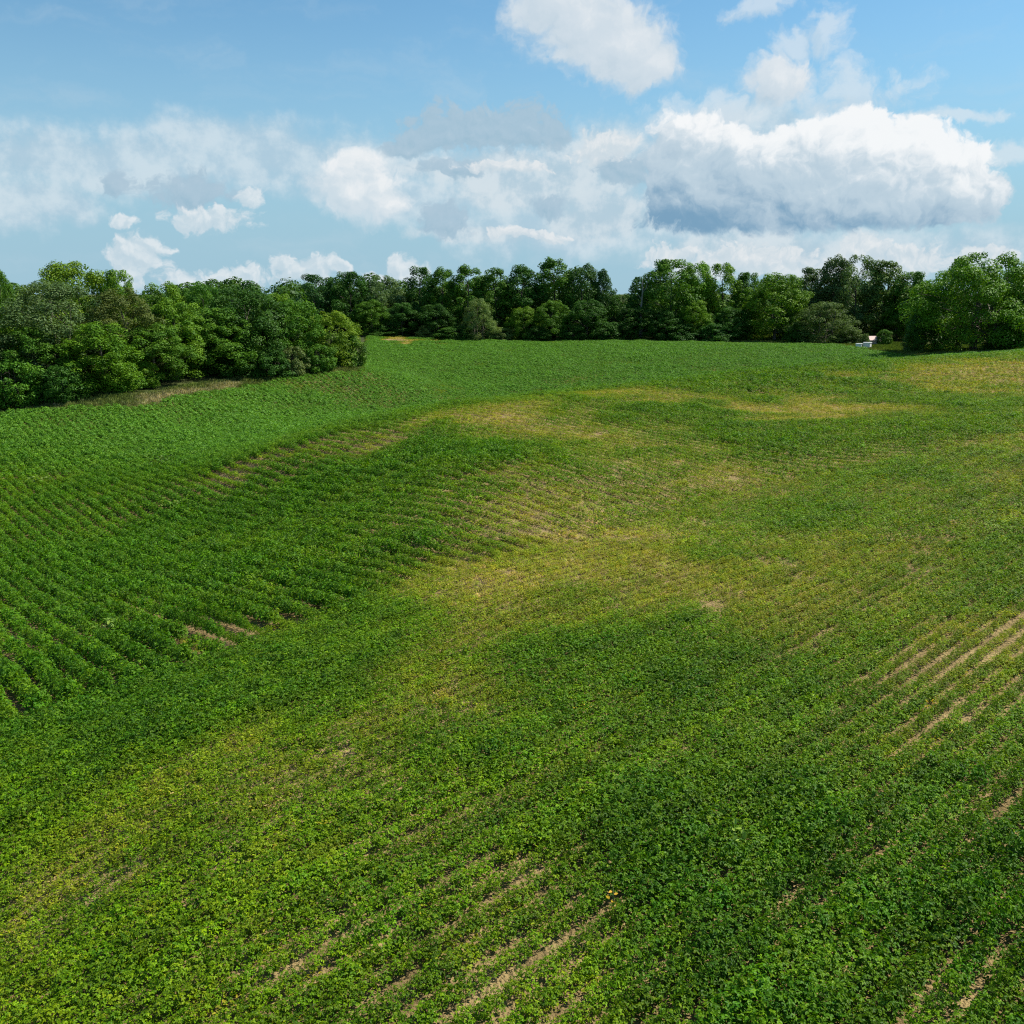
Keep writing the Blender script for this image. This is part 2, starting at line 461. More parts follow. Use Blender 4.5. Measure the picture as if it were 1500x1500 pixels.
# ------------------------------------------------------------------ rows
# extra ground showing between rows here (px, py, rx, ry, strength)
STRIPS = [(hit(a, b), rx, ry, s) for a, b, rx, ry, s in
          [(690, 1400, 130, 60, .25), (760, 1460, 110, 40, .2), (1470, 935, 70, 30, .3), (1440, 1330, 120, 180, .25), (1430, 1190, 90, 60, .3), (720, 1270, 100, 45, .4), (1350, 960, 70, 25, .45),
           (540, 1130, 80, 40, .45), (120, 1320, 60, 30, .5), (1250, 1010, 60, 30, .4), (330, 945, 60, 12, .6), (870, 1300, 60, 60, .4), (1050, 860, 90, 50, .3), (230, 1080, 120, 40, .2)]]


def strip_open(x, y):
    s = np.zeros(x.shape)
    for c, rx, ry, st in STRIPS:
        d = math.hypot(c[0], c[1]); sx = rx / F * d; sy = max(ry / F * d * 2.2, .4)
        s = np.maximum(s, st * np.exp(-(((x - c[0]) / sx) ** 2 + ((y - c[1]) / sy) ** 2)))
    return s


ROWS = {False: (46, 0.42), True: (-39, 0.74)}      # direction (degrees clockwise from north) and spacing of the two plantings


def row_bend(s_, b):
    return 2.0 * np.sin((s_ - 34) / 42.0) + 0.4 * np.sin(s_ / 19.0 + 1) if b else 1.2 * np.sin((s_ - 5) / 30.0)


def row_coords(x, y, b):
    a = R(ROWS[b][0])
    s_ = x * math.sin(a) + y * math.cos(a)
    return s_, x * math.cos(a) - y * math.sin(a) - row_bend(s_, b)


SEGS = []   # gaps between two rows that stand open along a stretch: ends, half width, planting
for p0, p1, hw, b in (((225, 878), (345, 953), .60, True), ((575, 1466), (795, 1333), .275, False), ((650, 1499), (865, 1383), .275, False), ((470, 1420), (690, 1290), .25, False), ((840, 1345), (905, 1300), .25, False),
                      ((1395, 968), (1520, 898), .25, False), ((1465, 965), (1520, 925), .25, False), ((1290, 870), (1390, 822), .26, False), ((1303, 1481), (1500, 1270), .25, False), ((1440, 1500), (1510, 1370), .25, False),
                      ((1265, 1233), (1433, 1148), .26, False), ((1407, 1223), (1500, 1150), .25, False), ((1180, 1330), (1290, 1235), .26, False), ((690, 1360), (800, 1290), .26, False), ((1150, 960), (1310, 890), .25, False),
                      ((1440, 1050), (1520, 1000), .26, False), ((980, 1110), (1080, 1060), .25, False), ((610, 1240), (720, 1180), .25, False), ((120, 1330), (200, 1290), .26, False), ((1340, 1085), (1430, 1040), .26, False)):
    q0, q1 = hit(*p0)[:2], hit(*p1)[:2]
    s0, r0 = row_coords(q0[0], q0[1], b); s1, r1 = row_coords(q1[0], q1[1], b)
    sp = ROWS[b][1]
    SEGS.append((min(s0, s1), max(s0, s1), (round((r0 + r1) / 2 / sp - .5) + .5) * sp, hw, b))


def furrow(x, y):
    f_ = np.ones(x.shape)
    inb = side_b(x, y)
    for b in (False, True):
        s_, r_ = row_coords(x, y, b)
        for s0, s1, rg, hw, bb in SEGS:
            if bb != b: continue
            over_ = np.maximum(np.maximum(s0 - s_, s_ - s1), 0)
            open_ = np.clip(1 - over_ / 1.2, 0, 1) * np.clip(-.05 + 1.9 * N2(s_ + rg * 7, s_ * 0, 1.3), 0, 1)
            q_ = np.clip(np.abs(r_ - rg) / hw, .2, 1)
            f_ = np.where(inb == b, np.minimum(f_, 1 - (1 - q_) * open_), f_)
    return f_


def row_points(az_deg, step, dmin, dmax, want_b):
    az_deg, ROW = ROWS[want_b]
    a = R(az_deg); d = np.array([math.sin(a), math.cos(a)]); p = np.array([d[1], -d[0]])
    ext = dmax + 25
    ri = np.arange(-int(ext / ROW), int(ext / ROW) + 1) * ROW
    si = np.arange(-ext, ext, step)
    s, r = np.meshgrid(si, ri)
    s = s + rng.uniform(-.4, .4, s.shape) * step
    bend = row_bend(s, want_b)
    rr = r + bend + rng.normal(0, .028, s.shape)
    x = (d[0] * s + p[0] * rr).ravel(); y = (d[1] * s + p[1] * rr).ravel(); rowid = np.round(r / ROW).astype(int).ravel()
    dist = np.hypot(x, y)
    keep = in_view(x, y) & (dist >= dmin) & (dist < dmax) & (y < edge_y(x, y) - .8)
    x, y, rowid = x[keep], y[keep], rowid[keep]
    keep = side_b(x, y) == want_b
    return x[keep], y[keep], rowid[keep]


LUSH = np.array([0.060, 0.158, 0.004]); MID = np.array([0.132, 0.238, 0.002]); POOR = np.array([0.35, 0.335, 0.025]); VALLEY_SHEEN = np.array([0.096, 0.226, 0.020])


def tint_of(v, m):
    t1 = np.clip((v - .62) / .3, 0, 1)[:, None]; t0 = np.clip((v - .22) / .4, 0, 1)[:, None]
    c = (POOR * (1 - t0) + MID * t0) * (1 - t1) + LUSH * t1
    tan = rng.random(m) < np.clip(.46 - 1.3 * v, 0, .42)
    c[tan] = np.array([.46, .37, .11])
    return c * rng.normal(1, .14, (m, 1)).clip(.6, 1.5) * rng.normal(1, .05, (m, 3))


CRW = np.array([at(*c)[:2] for c in ((-150, 690, 72), (0, 690, 74), (200, 685, 68), (400, 664, 61), (500, 634, 63), (600, 609, 67), (700, 592, 70), (850, 578, 75), (950, 566, 80), (1100, 549, 89), (1250, 533, 99), (1400, 523, 107), (1600, 514, 113))])
CRA = np.arctan2(CRW[:, 0], CRW[:, 1]); CRD = np.hypot(CRW[:, 0], CRW[:, 1])
allP, allR, allS, allT, allV = [], [], [], [], []
for (step, dmin, dmax, v0, nv) in ((0.10, 0, 32, 0, 6), (0.18, 32, 78, 6, 4), (0.36, 78, 215, 10, 4)):
    for az, wb in ((0, False), (0, True)):
        x, y, rid = row_points(az, step, dmin, dmax, wb)
        if not len(x): continue
        v = vigour(x, y)
        op = strip_open(x, y)
        op = np.clip(op * np.where((rid * 7919) % 5 < 2, 1.7, .35), 0, 1.25)
        plantn = rng.random(len(x))
        gap = (fbm(x + 300, y, 1.6) < 0.25) & (v < .62)
        keep = (plantn < np.clip(v * 2.1 + .15, 0, 1)) & (v > .06) & ~(gap & (plantn < .75))
        x, y, v, op = x[keep], y[keep], v[keep], op[keep]
        m = len(x)
        rownoise = 0.90 + .2 * N4(x, y, 2.2)
        sxy = np.clip(.52 + .78 * v, .5, 1.32) * rng.normal(1, .09, m).clip(.7, 1.3) * rownoise * (1 - .36 * op) * (np.clip(.84 + .75 * (v - .62), .78, 1.05) if wb else np.clip(.74 + .7 * (v - .62), .70, .95) * (1 + .22 * (N2(rid[keep] * 3.1, (x + y) * .15, 1.0) - .5))) * furrow(x, y)
        sxy *= 1 + .28 * np.clip((np.hypot(x, y) - np.interp(np.arctan2(x, y), CRA, CRD)) / 6, 0, 1)
        sz = np.clip(.30 + .85 * v, .3, 1.3) * rng.normal(1, .10, m).clip(.6, 1.4) * rownoise * (np.clip(.9 + 2.1 * (v - .62), .85, 1.6) if wb else np.clip(.85 + 1.1 * (v - .72), .8, 1.2))
        # rows under the lush hillside stand as separate ridges
        z = hz(x, y) - .02
        allP.append(np.stack([x, y, z], 1)); allS.append(np.stack([sxy, sxy, sz], 1))
        allR.append(np.stack([rng.normal(0, .08, m), rng.normal(0, .08, m), rng.uniform(0, 6.283, m)], 1))
        rid = rid[keep]
        tt = tint_of(v + rng.normal(0, .05, m) + .10 * (N1(rid * 3.7, (x + y) * .12, 1.0) - .5), m) * (1 + (.16 if wb else .42) * (N3(rid * 5.3, (x + y) * .08, 1.0) - .5))[:, None]
        # glancing leaf sheen beyond the ridge, painted in as a paler, bluer tint
        sheen = (np.clip((np.hypot(x, y) - np.interp(np.arctan2(x, y), CRA, CRD) + 4) / 22, 0, 1) * np.clip((v - .45) / .2, 0, 1))[:, None]
        tt = tt * (1 - sheen) + VALLEY_SHEEN * rng.normal(1, .1, (m, 1)).clip(.7, 1.4) * sheen
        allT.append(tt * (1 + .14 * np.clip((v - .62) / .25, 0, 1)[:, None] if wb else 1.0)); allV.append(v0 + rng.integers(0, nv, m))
P = np.concatenate(allP)
print("crop plants", len(P))
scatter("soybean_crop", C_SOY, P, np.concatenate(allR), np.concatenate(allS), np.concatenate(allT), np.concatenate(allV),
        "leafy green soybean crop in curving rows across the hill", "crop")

# ------------------------------------------------------------------ low weeds and stunted growth between the rows
def tuft(seed, n_, rad, hgt, ll, slim=.5):
    g = np.random.default_rng(seed)
    a = g.random(n_) * 6.283; r = rad * np.sqrt(g.random(n_))
    c = np.stack([r * np.cos(a), r * np.sin(a), hgt * g.uniform(.25, 1, n_)], 1)
    nrm = np.array([0, 0, 1.]) + g.normal(0, .45, (n_, 3))
    d = np.stack([np.cos(a), np.sin(a), g.uniform(-.3, .5, n_)], 1) + g.normal(0, .5, (n_, 3))
    ln = ll * g.uniform(.6, 1.3, n_)
    return leaflets(c, d, nrm, ln, ln * slim, .12, np.clip(g.normal(.5, .25, n_), 0, 1))


C_WEED = proto_collection("weed_tuft", M_WEED, [tuft(80 + i, 50, .20, .15, .050) for i in range(4)] + [tuft(90 + i, 50, .32, .18, .080) for i in range(3)] + [tuft(95 + i, 50, .55, .2, .14) for i in range(3)])
wp, wr, ws, wt, wv = [], [], [], [], []
for (dens, d0, d1, v0, nv) in ((22, 0, 32, 0, 4), (6, 32, 78, 4, 3), (2.2, 78, 190, 7, 3)):
    x1 = .56 * 1.15 * d1 + 4
    m = int(dens * 2 * x1 * d1)
    x = rng.uniform(-x1, x1, m); y = rng.uniform(4, d1, m)
    k = in_view(x, y) & (np.hypot(x, y) >= d0) & (np.hypot(x, y) < d1) & (y < edge_y(x, y) - .5)
    x, y = x[k], y[k]
    v = vigour(x, y); op = strip_open(x, y); q = fbm(x + 900, y, 1.1)
    u = rng.random(len(x))
    k = (u < np.clip(1.2 - 1.0 * v, .22, 1) * (1 - .85 * op) * (furrow(x, y) > .8) * np.where(side_b(x, y) & (v > .75), .25, 1)) & (q > .31 + np.clip(.22 - v, 0, .2) * 1.2) & (v > .05)
    x, y, v = x[k], y[k], v[k]; m = len(x)
    s = rng.uniform(.6, 1.25, m) * (.75 + .4 * v)
    wp.append(np.stack([x, y, hz(x, y) - .01], 1)); wr.append(np.stack([rng.normal(0, .1, m), rng.normal(0, .1, m), rng.uniform(0, 6.283, m)], 1))
    ws.append(np.stack([s, s, s * rng.uniform(.5, 1.05, m)], 1))
    t = tint_of(np.clip(v - .08 + rng.normal(0, .12, m), 0, .9), m)
    brown = rng.random(m) < np.clip(.24 - .38 * v, .008, .4)
    t[brown] = np.array([.34, .25, .10]) * rng.normal(1, .15, (brown.sum(), 1))
    yel = rng.random(m) < .0012
    t[yel] = np.array([.55, .42, .03])
    wt.append(t); wv.append(v0 + rng.integers(0, nv, m))
print("weeds", sum(len(a) for a in wp))
scatter("weed_cover", C_WEED, np.concatenate(wp), np.concatenate(wr), np.concatenate(ws), np.concatenate(wt), np.concatenate(wv),
        "low yellow green weeds filling the gaps between soybean rows", "weeds")

# ------------------------------------------------------------------ grass of the margins
def grass_tuft(seed, n_, rad, h):
    g = np.random.default_rng(seed)
    a = g.random(n_) * 6.283; r = rad * np.sqrt(g.random(n_))
    c = np.stack([r * np.cos(a), r * np.sin(a), 0 * r], 1)
    d = np.stack([.35 * np.cos(a), .35 * np.sin(a), np.ones(n_)], 1) + g.normal(0, .25, (n_, 3))
    nrm = np.stack([np.sin(a), -np.cos(a), 0.2 * np.ones(n_)], 1)
    ln = h * g.uniform(.5, 1.1, n_)
    return leaflets(c, d, nrm, ln, ln * .10 + .02, .1, np.clip(g.normal(.5, .25, n_), 0, 1))


C_GRASS = proto_collection("grass_tuft", M_WEED, [grass_tuft(120 + i, 44, .5, .36) for i in range(4)])
m = 150000
x = rng.uniform(-105, 105, m); y = rng.uniform(70, 215, m)
ed = edge_y(x, y); ov = y - ed
k = in_view(x, y, 1.1) & (ov > -.9) & (ov < np.where((x > 45), 30, np.where(x / y < -.155, 5.0, 4.0))) & (rng.random(m) < np.where(ov > 4.5, .6, 1))
x, y, ov = x[k], y[k], ov[k]; m = len(x)
# keep the sandy corner bare
sand = hit(603, 491.5)
k = np.hypot((x - sand[0]) / 3.6, (y - sand[1]) / 5) > 1
x, y, ov = x[k], y[k], ov[k]; m = len(x)
dryness = (np.exp(-((ov - 1.4) / 2.0) ** 2) * np.clip((fbm(x, y, 9) - .33) * 5, .1, 1) * np.where((x < -33) & (x > -47) & (y < 125), 1.0, .18))[:, None]
gt = (np.array([.11, .17, .032]) * (1 - dryness) + np.array([.46, .40, .22]) * dryness) * rng.normal(1, .15, (m, 1))
s = rng.uniform(.6, 1.3, m)
scatter("margin_grass", C_GRASS, np.stack([x, y, hz(x, y) - .02], 1), np.stack([0 * x, 0 * x, rng.uniform(0, 6.28, m)], 1), np.stack([s, s, s], 1), gt, rng.integers(0, 4, m),
        "rough grass strip, partly dry tan, between the field and the trees", "grass")

# ------------------------------------------------------------------ trees
def leaf_quads(P, Nrm, size, rnd, g, aspect=.62):
    m = len(P)
    Nrm = Nrm / (np.linalg.norm(Nrm, axis=1, keepdims=True) + 1e-9)
    t = g.normal(0, 1, (m, 3)); t -= Nrm * (t * Nrm).sum(1, keepdims=True); t /= np.linalg.norm(t, axis=1, keepdims=True)
    b = np.cross(Nrm, t)
    sz = size[:, None]
    V = np.stack([P - t * sz * .5, P + b * sz * .5 * aspect + Nrm * sz * .08, P + t * sz * .5, P - b * sz * .5 * aspect + Nrm * sz * .08], 1).reshape(-1, 3)
    Fq = np.arange(m * 4).reshape(-1, 4)
    return V, Fq, np.repeat(rnd, 4)


def crown_mesh(name, seed, H=14.0, Rw=5.0, base=.12, top_pow=.8, n_lobes=60, lobe=(1.0, 2.0), n_leaf=15000, leaf=.30, droop=0.0, ragged=0.0, columns=0):
    """crown built of many leafy boughs around a branching skeleton; H tall, Rw half width"""
    g = np.random.default_rng(seed)
    cents, rads = [], []
    ph = g.uniform(0, 6.283, 4)
    tops = [(g.uniform(-.5, .5) * Rw, g.uniform(-.5, .5) * Rw) for _ in range(columns)]
    for i in range(n_lobes):
        t = g.random() ** (.8 * top_pow)
        z = base + (1 - base) * t
        # profile of the crown: widest at about 40 per cent of its height
        prof = (.72 + .28 * min(1, t / .3)) * (1.0 if t < .5 else math.sqrt(max(0.02, 1 - ((t - .5) / .52) ** 2)))
        a = g.random() * 6.283
        rr = Rw * prof * (.45 + .55 * math.sqrt(g.random())) * (1 + ragged * g.normal())
        r = g.uniform(*lobe) * (1.05 - .30 * t)
        rr *= 1 + .20 * math.sin(2 * a + ph[0]) * math.sin(5 * t + ph[1]) + .14 * math.sin(5 * a + ph[2] + 6 * t)
        z *= 1 - .10 * (1 + math.sin(3 * a + ph[3])) * (rr / Rw)
        x, y = rr * math.cos(a), rr * math.sin(a)
        if columns and t > .45:
            tx, ty = tops[g.integers(columns)]
            k = min(1, (t - .45) / .35); x = x * (1 - .6 * k) + tx * .8 * k; y = y * (1 - .6 * k) + ty * .8 * k
        zz = z * H - r * .6 - droop * (rr / Rw) ** 2 * H * .12
        zz = max(zz, r * .55)
        cents.append((x, y, zz)); rads.append(r)
    cents = np.array(cents); rads = np.array(rads)
    w = rads ** 2; w /= w.sum()
    li = g.choice(n_lobes, n_leaf, p=w)
    d = g.normal(0, 1, (n_leaf, 3)); d[:, 2] += .25; d /= np.linalg.norm(d, axis=1, keepdims=True)
    rad = rads[li] * (0.60 + .48 * g.random(n_leaf) ** .5)
    # each bough is a cluster of smaller sprays
    sub = np.sin(d[:, 0] * 5.1 + li) * np.sin(d[:, 1] * 5.7 + li * 2.1) * np.sin(d[:, 2] * 5.3 + li * .7)
    rad *= 1 + .20 * sub
    P_ = cents[li] + d * rad[:, None] * np.array([1.08, 1.08, .80])
    P_[:, 2] -= droop * .5 * (np.hypot(d[:, 0], d[:, 1]) * rads[li]) ** 2 * .25
    P_[:, 2] = np.maximum(P_[:, 2], g.uniform(.02, .5, n_leaf))
    N_ = d * .95 + np.array([0, 0, .45]) + g.normal(0, .42, (n_leaf, 3))
    P_[:, 2] *= H / np.percentile(P_[:, 2], 99.6)
    f_ = Rw / np.percentile(np.hypot(P_[:, 0], P_[:, 1]), 97)
    P_[:, :2] *= f_; cents[:, :2] *= f_
    bough = g.normal(.5, .16, n_lobes)
    rn = np.clip(bough[li] + g.normal(0, .16, n_leaf), 0, 1)
    V, Fq, rn4 = leaf_quads(P_, N_, leaf * g.uniform(.65, 1.35, n_leaf), rn, g)
    return mesh_np(name, V, Fq, [M_TREE], {"rnd": ("FLOAT", "POINT", rn4)}), cents, rads


def tube(V, Fc, pts, radii, sides=7):
    pts = [np.array(p, float) for p in pts]
    ring0 = len(V)
    for i, (p, r) in enumerate(zip(pts, radii)):
        d = pts[min(i + 1, len(pts) - 1)] - pts[max(i - 1, 0)]; d /= np.linalg.norm(d) + 1e-9
        u = np.cross(d, [0.3, 1, .1]); u /= np.linalg.norm(u); w_ = np.cross(d, u)
        for k in range(sides):
            a = 2 * math.pi * k / sides
            V.append(p + (u * math.cos(a) + w_ * math.sin(a)) * r)
    for i in range(len(pts) - 1):
        for k in range(sides):
            a = ring0 + i * sides + k; b = ring0 + i * sides + (k + 1) % sides
            Fc.append((a, b, b + sides, a + sides))


def trunk_mesh(name, seed, H, Rw, cents, stems=1, r0=.32):
    g = np.random.default_rng(seed + 500)
    V, Fc = [], []
    for s in range(stems):
        ox, oy = (0, 0) if stems == 1 else (g.uniform(-1, 1) * Rw * .28, g.uniform(-1, 1) * Rw * .2)
        pts = [(ox, oy, -.4), (ox * 1.02, oy, .4)]
        rad = [r0 * 1.35, r0]
        for q in (.15, .3, .45, .62, .8):
            pts.append((ox * 1.2 + g.normal(0, .18), oy * 1.2 + g.normal(0, .18), H * q)); rad.append(r0 * (1.02 - q))
        tube(V, Fc, pts, rad)
        sel = g.choice(len(cents), min(9, len(cents)), replace=False)
        for c in cents[sel]:
            q = max(min(c[2] / H - .18, .7), .12)
            st = np.array([ox * 1.1, oy * 1.1, H * q]); en = np.array(c)
            mid = (st * .5 + en * .5) + np.array([0, 0, .3])
            tube(V, Fc, [st, mid, en], [r0 * .45 * (1.1 - q), r0 * .28 * (1.1 - q), .03], 5)
    me = bpy.data.meshes.new(name); me.from_pydata([tuple(v) for v in V], [], Fc); me.materials.append(M_BARK)
    for p_ in me.polygons: p_.use_smooth = True
    me.update()
    return me


KINDS = {  # nominal 14 m tall shapes
    "round": dict(H=14, Rw=5.6, base=.06, n_lobes=170, lobe=(.65, 1.45), n_leaf=27000, leaf=.27),
    "dome": dict(H=14, Rw=7.0, base=.05, top_pow=.95, n_lobes=210, lobe=(.7, 1.6), n_leaf=33000, leaf=.28),
    "tall": dict(H=14, Rw=3.8, base=.05, top_pow=.9, n_lobes=110, lobe=(.6, 1.25), n_leaf=20000, leaf=.27, ragged=.10),
    "ragged": dict(H=14, Rw=4.6, base=.05, n_lobes=120, lobe=(.6, 1.4), n_leaf=20000, leaf=.28, ragged=.18),
    "willow": dict(H=14, Rw=6.4, base=.05, top_pow=.85, n_lobes=170, lobe=(.7, 1.5), n_leaf=34000, leaf=.22, droop=1.0),
    "airy": dict(H=14, Rw=5.6, base=.12, n_lobes=110, lobe=(.6, 1.4), n_leaf=21000, leaf=.24, ragged=.12),
    "bush": dict(H=14, Rw=8.0, base=.0, top_pow=1.0, n_lobes=110, lobe=(1.2, 2.6), n_leaf=15000, leaf=.58),
    "great": dict(H=14, Rw=8.6, base=.13, top_pow=.95, n_lobes=260, lobe=(.8, 1.7), n_leaf=56000, leaf=.29),
}
LIB = {}
sd = 200
for kname, kw in KINDS.items():
    for i in range(3 if kname in ("round", "tall", "ragged") else (1 if kname == "great" else 2)):
        sd += 1
        cm, cents, rads = crown_mesh("%s_crown" % kname, sd, **kw)
        tm = trunk_mesh("%s_trunk" % kname, sd, kw["H"], kw["Rw"], cents, stems=4 if kname == "great" else (3 if kname in ("willow", "bush") else 1), r0=.34 if kname == "great" else .26)
        LIB.setdefault(kname, []).append((cm, tm, kw["H"], kw["Rw"]))

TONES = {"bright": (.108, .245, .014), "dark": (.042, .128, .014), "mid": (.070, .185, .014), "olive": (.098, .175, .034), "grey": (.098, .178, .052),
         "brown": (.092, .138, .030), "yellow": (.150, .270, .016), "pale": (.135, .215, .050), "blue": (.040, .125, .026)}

TREES = []


def tree(kind, px, Y, top, wpx, tone, label, group, name="tree", cat="tree", sink=0.0):
    """a tree at column px, Y metres out, its top reaching row top, wpx wide"""
    dpt = Y * CP + 9 * SP
    X = (px - 750) / F * dpt
    zb = float(height(X, Y)[0])
    zt = at(px, top, Y)[2]
    Hm = zt - zb
    wm = wpx / F * dpt * (1.22 if group == 'trees of the far tree line' else 1.06)
    i = len(TREES)
    cm, tm, H0, R0 = LIB[kind][i % len(LIB[kind])]
    root = bpy.data.objects.new(name, None); COL.objects.link(root)
    root.empty_display_size = .5
    root.location = (X, Y, zb)
    root.rotation_euler = (0, 0, (i * 2.399) % 6.283)
    tag(root, label, cat, group)
    g = random.Random(i * 13 + 5)
    s1 = wm / (2 * R0 * .98)
    t_ = link("trunk", tm, root); c_ = link("crown", cm, root)
    for o in (t_, c_): o.scale = (s1, s1, Hm / H0)
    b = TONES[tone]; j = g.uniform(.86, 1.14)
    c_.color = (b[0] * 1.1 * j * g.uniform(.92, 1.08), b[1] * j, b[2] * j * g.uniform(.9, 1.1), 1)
    TREES.append(root)
    return root


GL = "trees of the nearer grove on the left"
GB = "trees of the far tree line"
GU = "small trees and bushes along the foot of the woods"
GR = "trees around the yard on the right"
# --- nearer grove, rear to front
tree("round", -40, 112, 402, 120, "mid", "rounded green tree cut by the left picture edge at the grove skyline", GL)
tree("dome", 10, 110, 399, 70, "mid", "green tree peeping over the grove between the left edge and the tallest crown", GL)
tree("dome", 122, 116, 386, 150, "yellow", "tallest tree of the left grove, broad yellow green crown against the sky", GL)
tree("round", 185, 114, 397, 70, "bright", "narrower bright tree joined to the right shoulder of the tallest grove crown", GL)
tree("round", 250, 122, 416, 90, "bright", "bright green tree at the skyline just right of the small rising cloud", GL)
tree("dome", 305, 124, 416, 80, "mid", "mid green round top in the dip of the left grove skyline", GL)
tree("round", 412, 128, 431, 80, "bright", "lighter green crown behind the right shoulder of the dark domed tree", GL)
tree("dome", 365, 121, 421, 130, "dark", "dark green domed tree where the grove is half as high as its tallest", GL)
tree("willow", 85, 104, 414, 170, "grey", "big grey green willow like tree with loose foliage in the left grove", GL)
tree("airy", 185, 108, 424, 120, "brown", "dull brownish olive tree in the middle of the left grove", GL)
tree("round", -10, 101, 446, 110, "bright", "leafy bright green tree at the left picture edge, lower than the grove skyline", GL)
tree("round", 258, 112, 440, 100, "bright", "lobed bright green tree in the grove between brownish and dark domed trees", GL)
tree("round", 325, 117, 452, 110, "mid", "mid green tree filling the grove edge below the dark domed tree", GL)
tree("round", 438, 124, 442, 90, "mid", "dense green tree just left of the last tree of the left grove", GL)
tree("dome", 487, 127.5, 457, 92, "yellow", "last tree of the left grove, round yellow green crown above the field corner", GL)
tree("round", 55, 100, 480, 110, "mid", "green tree with low boughs below the grey green willow like tree", GL)
tree("round", 150, 101.5, 474, 120, "bright", "bright green lobed tree below the brownish olive one at the grove front", GL)
tree("round", 226, 107, 476, 105, "mid", "dense tree at the bend where the tan field edge turns away from the grove", GL)
tree("bush", 510, 127, 490, 52, "mid", "green bush forming the pointed right end of the left grove", GL, "bush", "bush")
for px, Y, top, w, tone, lab in [
    (22, 96, 528, 85, "mid", "round bush at grove foot nearest the left picture edge"),
    (92, 97, 536, 70, "dark", "dark bush at grove foot below the willow like tree"),
    (165, 101.5, 520, 70, "bright", "bright bush at grove foot where the tan strip begins"),
    (208, 104.5, 528, 50, "bright", "small leafy bush on the tan strip at the foot of the grove bend"),
    (300, 117, 508, 60, "mid", "bush at grove foot behind the widest part of the tan strip"),
    (352, 117, 513, 70, "dark", "dark spreading bush at grove foot under the domed tree"),
    (398, 118, 510, 60, "dark", "dark green bush between domed tree and pale weedy bush"),
    (430, 119.6, 508, 44, "pale", "pale green weedy bush at the foot of the grove"),
    (468, 122, 505, 50, "mid", "bush under the last yellow green grove tree"),
    (-45, 95, 520, 80, "mid", "bush half outside the left picture edge at the grove foot")]:
    tree("bush", px, Y, top, w, tone, lab, GU, "bush", "bush")
# --- far tree line
for kind, px, Y, top, w, tone, lab in [
    ("ragged", 463, 199, 403, 66, "blue", "leftmost tree of the far line, dark with a notched top, rising over the grove"),
    ("round", 516, 199, 399, 66, "dark", "dark rounded tree of the far line above the last grove tree"),
    ("airy", 563, 200, 404, 66, "grey", "thin greyish domed tree of the far line, its top sprays see through"),
    ("ragged", 617, 199, 392, 54, "dark", "tall dark ragged tree of the far line above the sandy corner"),
    ("tall", 649, 198, 394, 46, "mid", "narrow lighter tree left of the sky slit in the far line"),
    ("tall", 687, 196, 390, 48, "mid", "columnar tree standing alone between two sky slits in the far line"),
    ("tall", 725, 196, 394, 54, "mid", "narrow tree right of the second sky slit of the far line"),
    ("ragged", 766, 197, 390, 66, "dark", "dark ragged tree left of the tallest far line crown"),
    ("tall", 812, 197, 380, 58, "mid", "tallest light topped tree in the middle of the far line"),
    ("round", 852, 196, 389, 62, "dark", "dense green tree right of the tallest far line crown"),
    ("ragged", 880, 195, 396, 40, "blue", "dark narrow tree ending the middle clump of the far line"),
    ("round", 908, 193, 432, 44, "dark", "low dark tree in the dip of the far line"),
    ("ragged", 934, 196, 406, 38, "blue", "dark tree behind the bare dead snag"),
    ("round", 980, 193, 381, 90, "mid", "broad tall tree with leafy lobes at the left of the right hand far clump"),
    ("round", 1018, 194, 386, 60, "bright", "bright green crown between the broad tall tree and the pointed one"),
    ("ragged", 1055, 192, 387, 58, "bright", "yellowish pointed tree in the right hand far clump"),
    ("round", 1092, 193, 400, 56, "mid", "mid green tree left of the big bright rounded one"),
    ("round", 1134, 186, 402, 84, "bright", "big bright rounded tree, full to the ground, left of the willow dome"),
    ("tall", 1184, 192, 393, 58, "grey", "greyish tree rising behind the willow dome"),
    ("tall", 1217, 190, 377, 46, "grey", "slender grey green tree right above the willow dome"),
    ("airy", 1250, 189, 375, 72, "grey", "tall airy grey green tree above the white boxes"),
    ("tall", 1290, 187, 383, 68, "olive", "olive tree above the little pink roofed shed"),
    ("round", 1328, 184, 399, 62, "mid", "green tree sloping down to the giant tree of the yard"),
    ("willow", 1206, 178, 443, 74, "olive", "low grey olive willow dome standing at the field edge"),
    ("ragged", 1268, 196, 452, 66, "grey", "mid height leafy tree hanging over the shed roof"),
    ("ragged", 1313, 183, 446, 50, "mid", "leafy tree left of the small sky hole by the yard")]:
    tree(kind, px, Y, top, w, tone, lab, GB)
for kind, px, Y, top, w, tone, lab in [
    ("willow", 702, 189, 438, 56, "pale", "pale drooping small tree in front of the far columnar tree"),
    ("round", 545, 193.5, 440, 60, "mid", "low yellowish green tree beside the end of the left grove"),
    ("round", 590, 194, 444, 60, "dark", "low dark tree behind the sandy corner"),
    ("round", 640, 192, 446, 60, "dark", "low dark tree between sandy corner and pale drooping tree"),
    ("round", 767, 189.5, 450, 52, "bright", "small bright tree at the foot of the middle far clump"),
    ("round", 808, 189, 441, 58, "mid", "small green tree under the tallest far line crown"),
    ("round", 858, 189, 440, 64, "dark", "small dark tree under the right end of the middle clump"),
    ("round", 940, 188, 450, 60, "dark", "low dark tree under the bare dead snag"),
    ("round", 1018, 186.5, 440, 52, "bright", "small bright tree in front of the broad tall far tree"),
    ("round", 975, 187.5, 455, 60, "dark", "low dark tree below the left lobes of the broad tall tree"),
    ("round", 1068, 186, 450, 60, "dark", "low dark tree left of the big bright rounded tree")]:
    tree(kind, px, Y, top, w, tone, lab, GU, "small_tree")
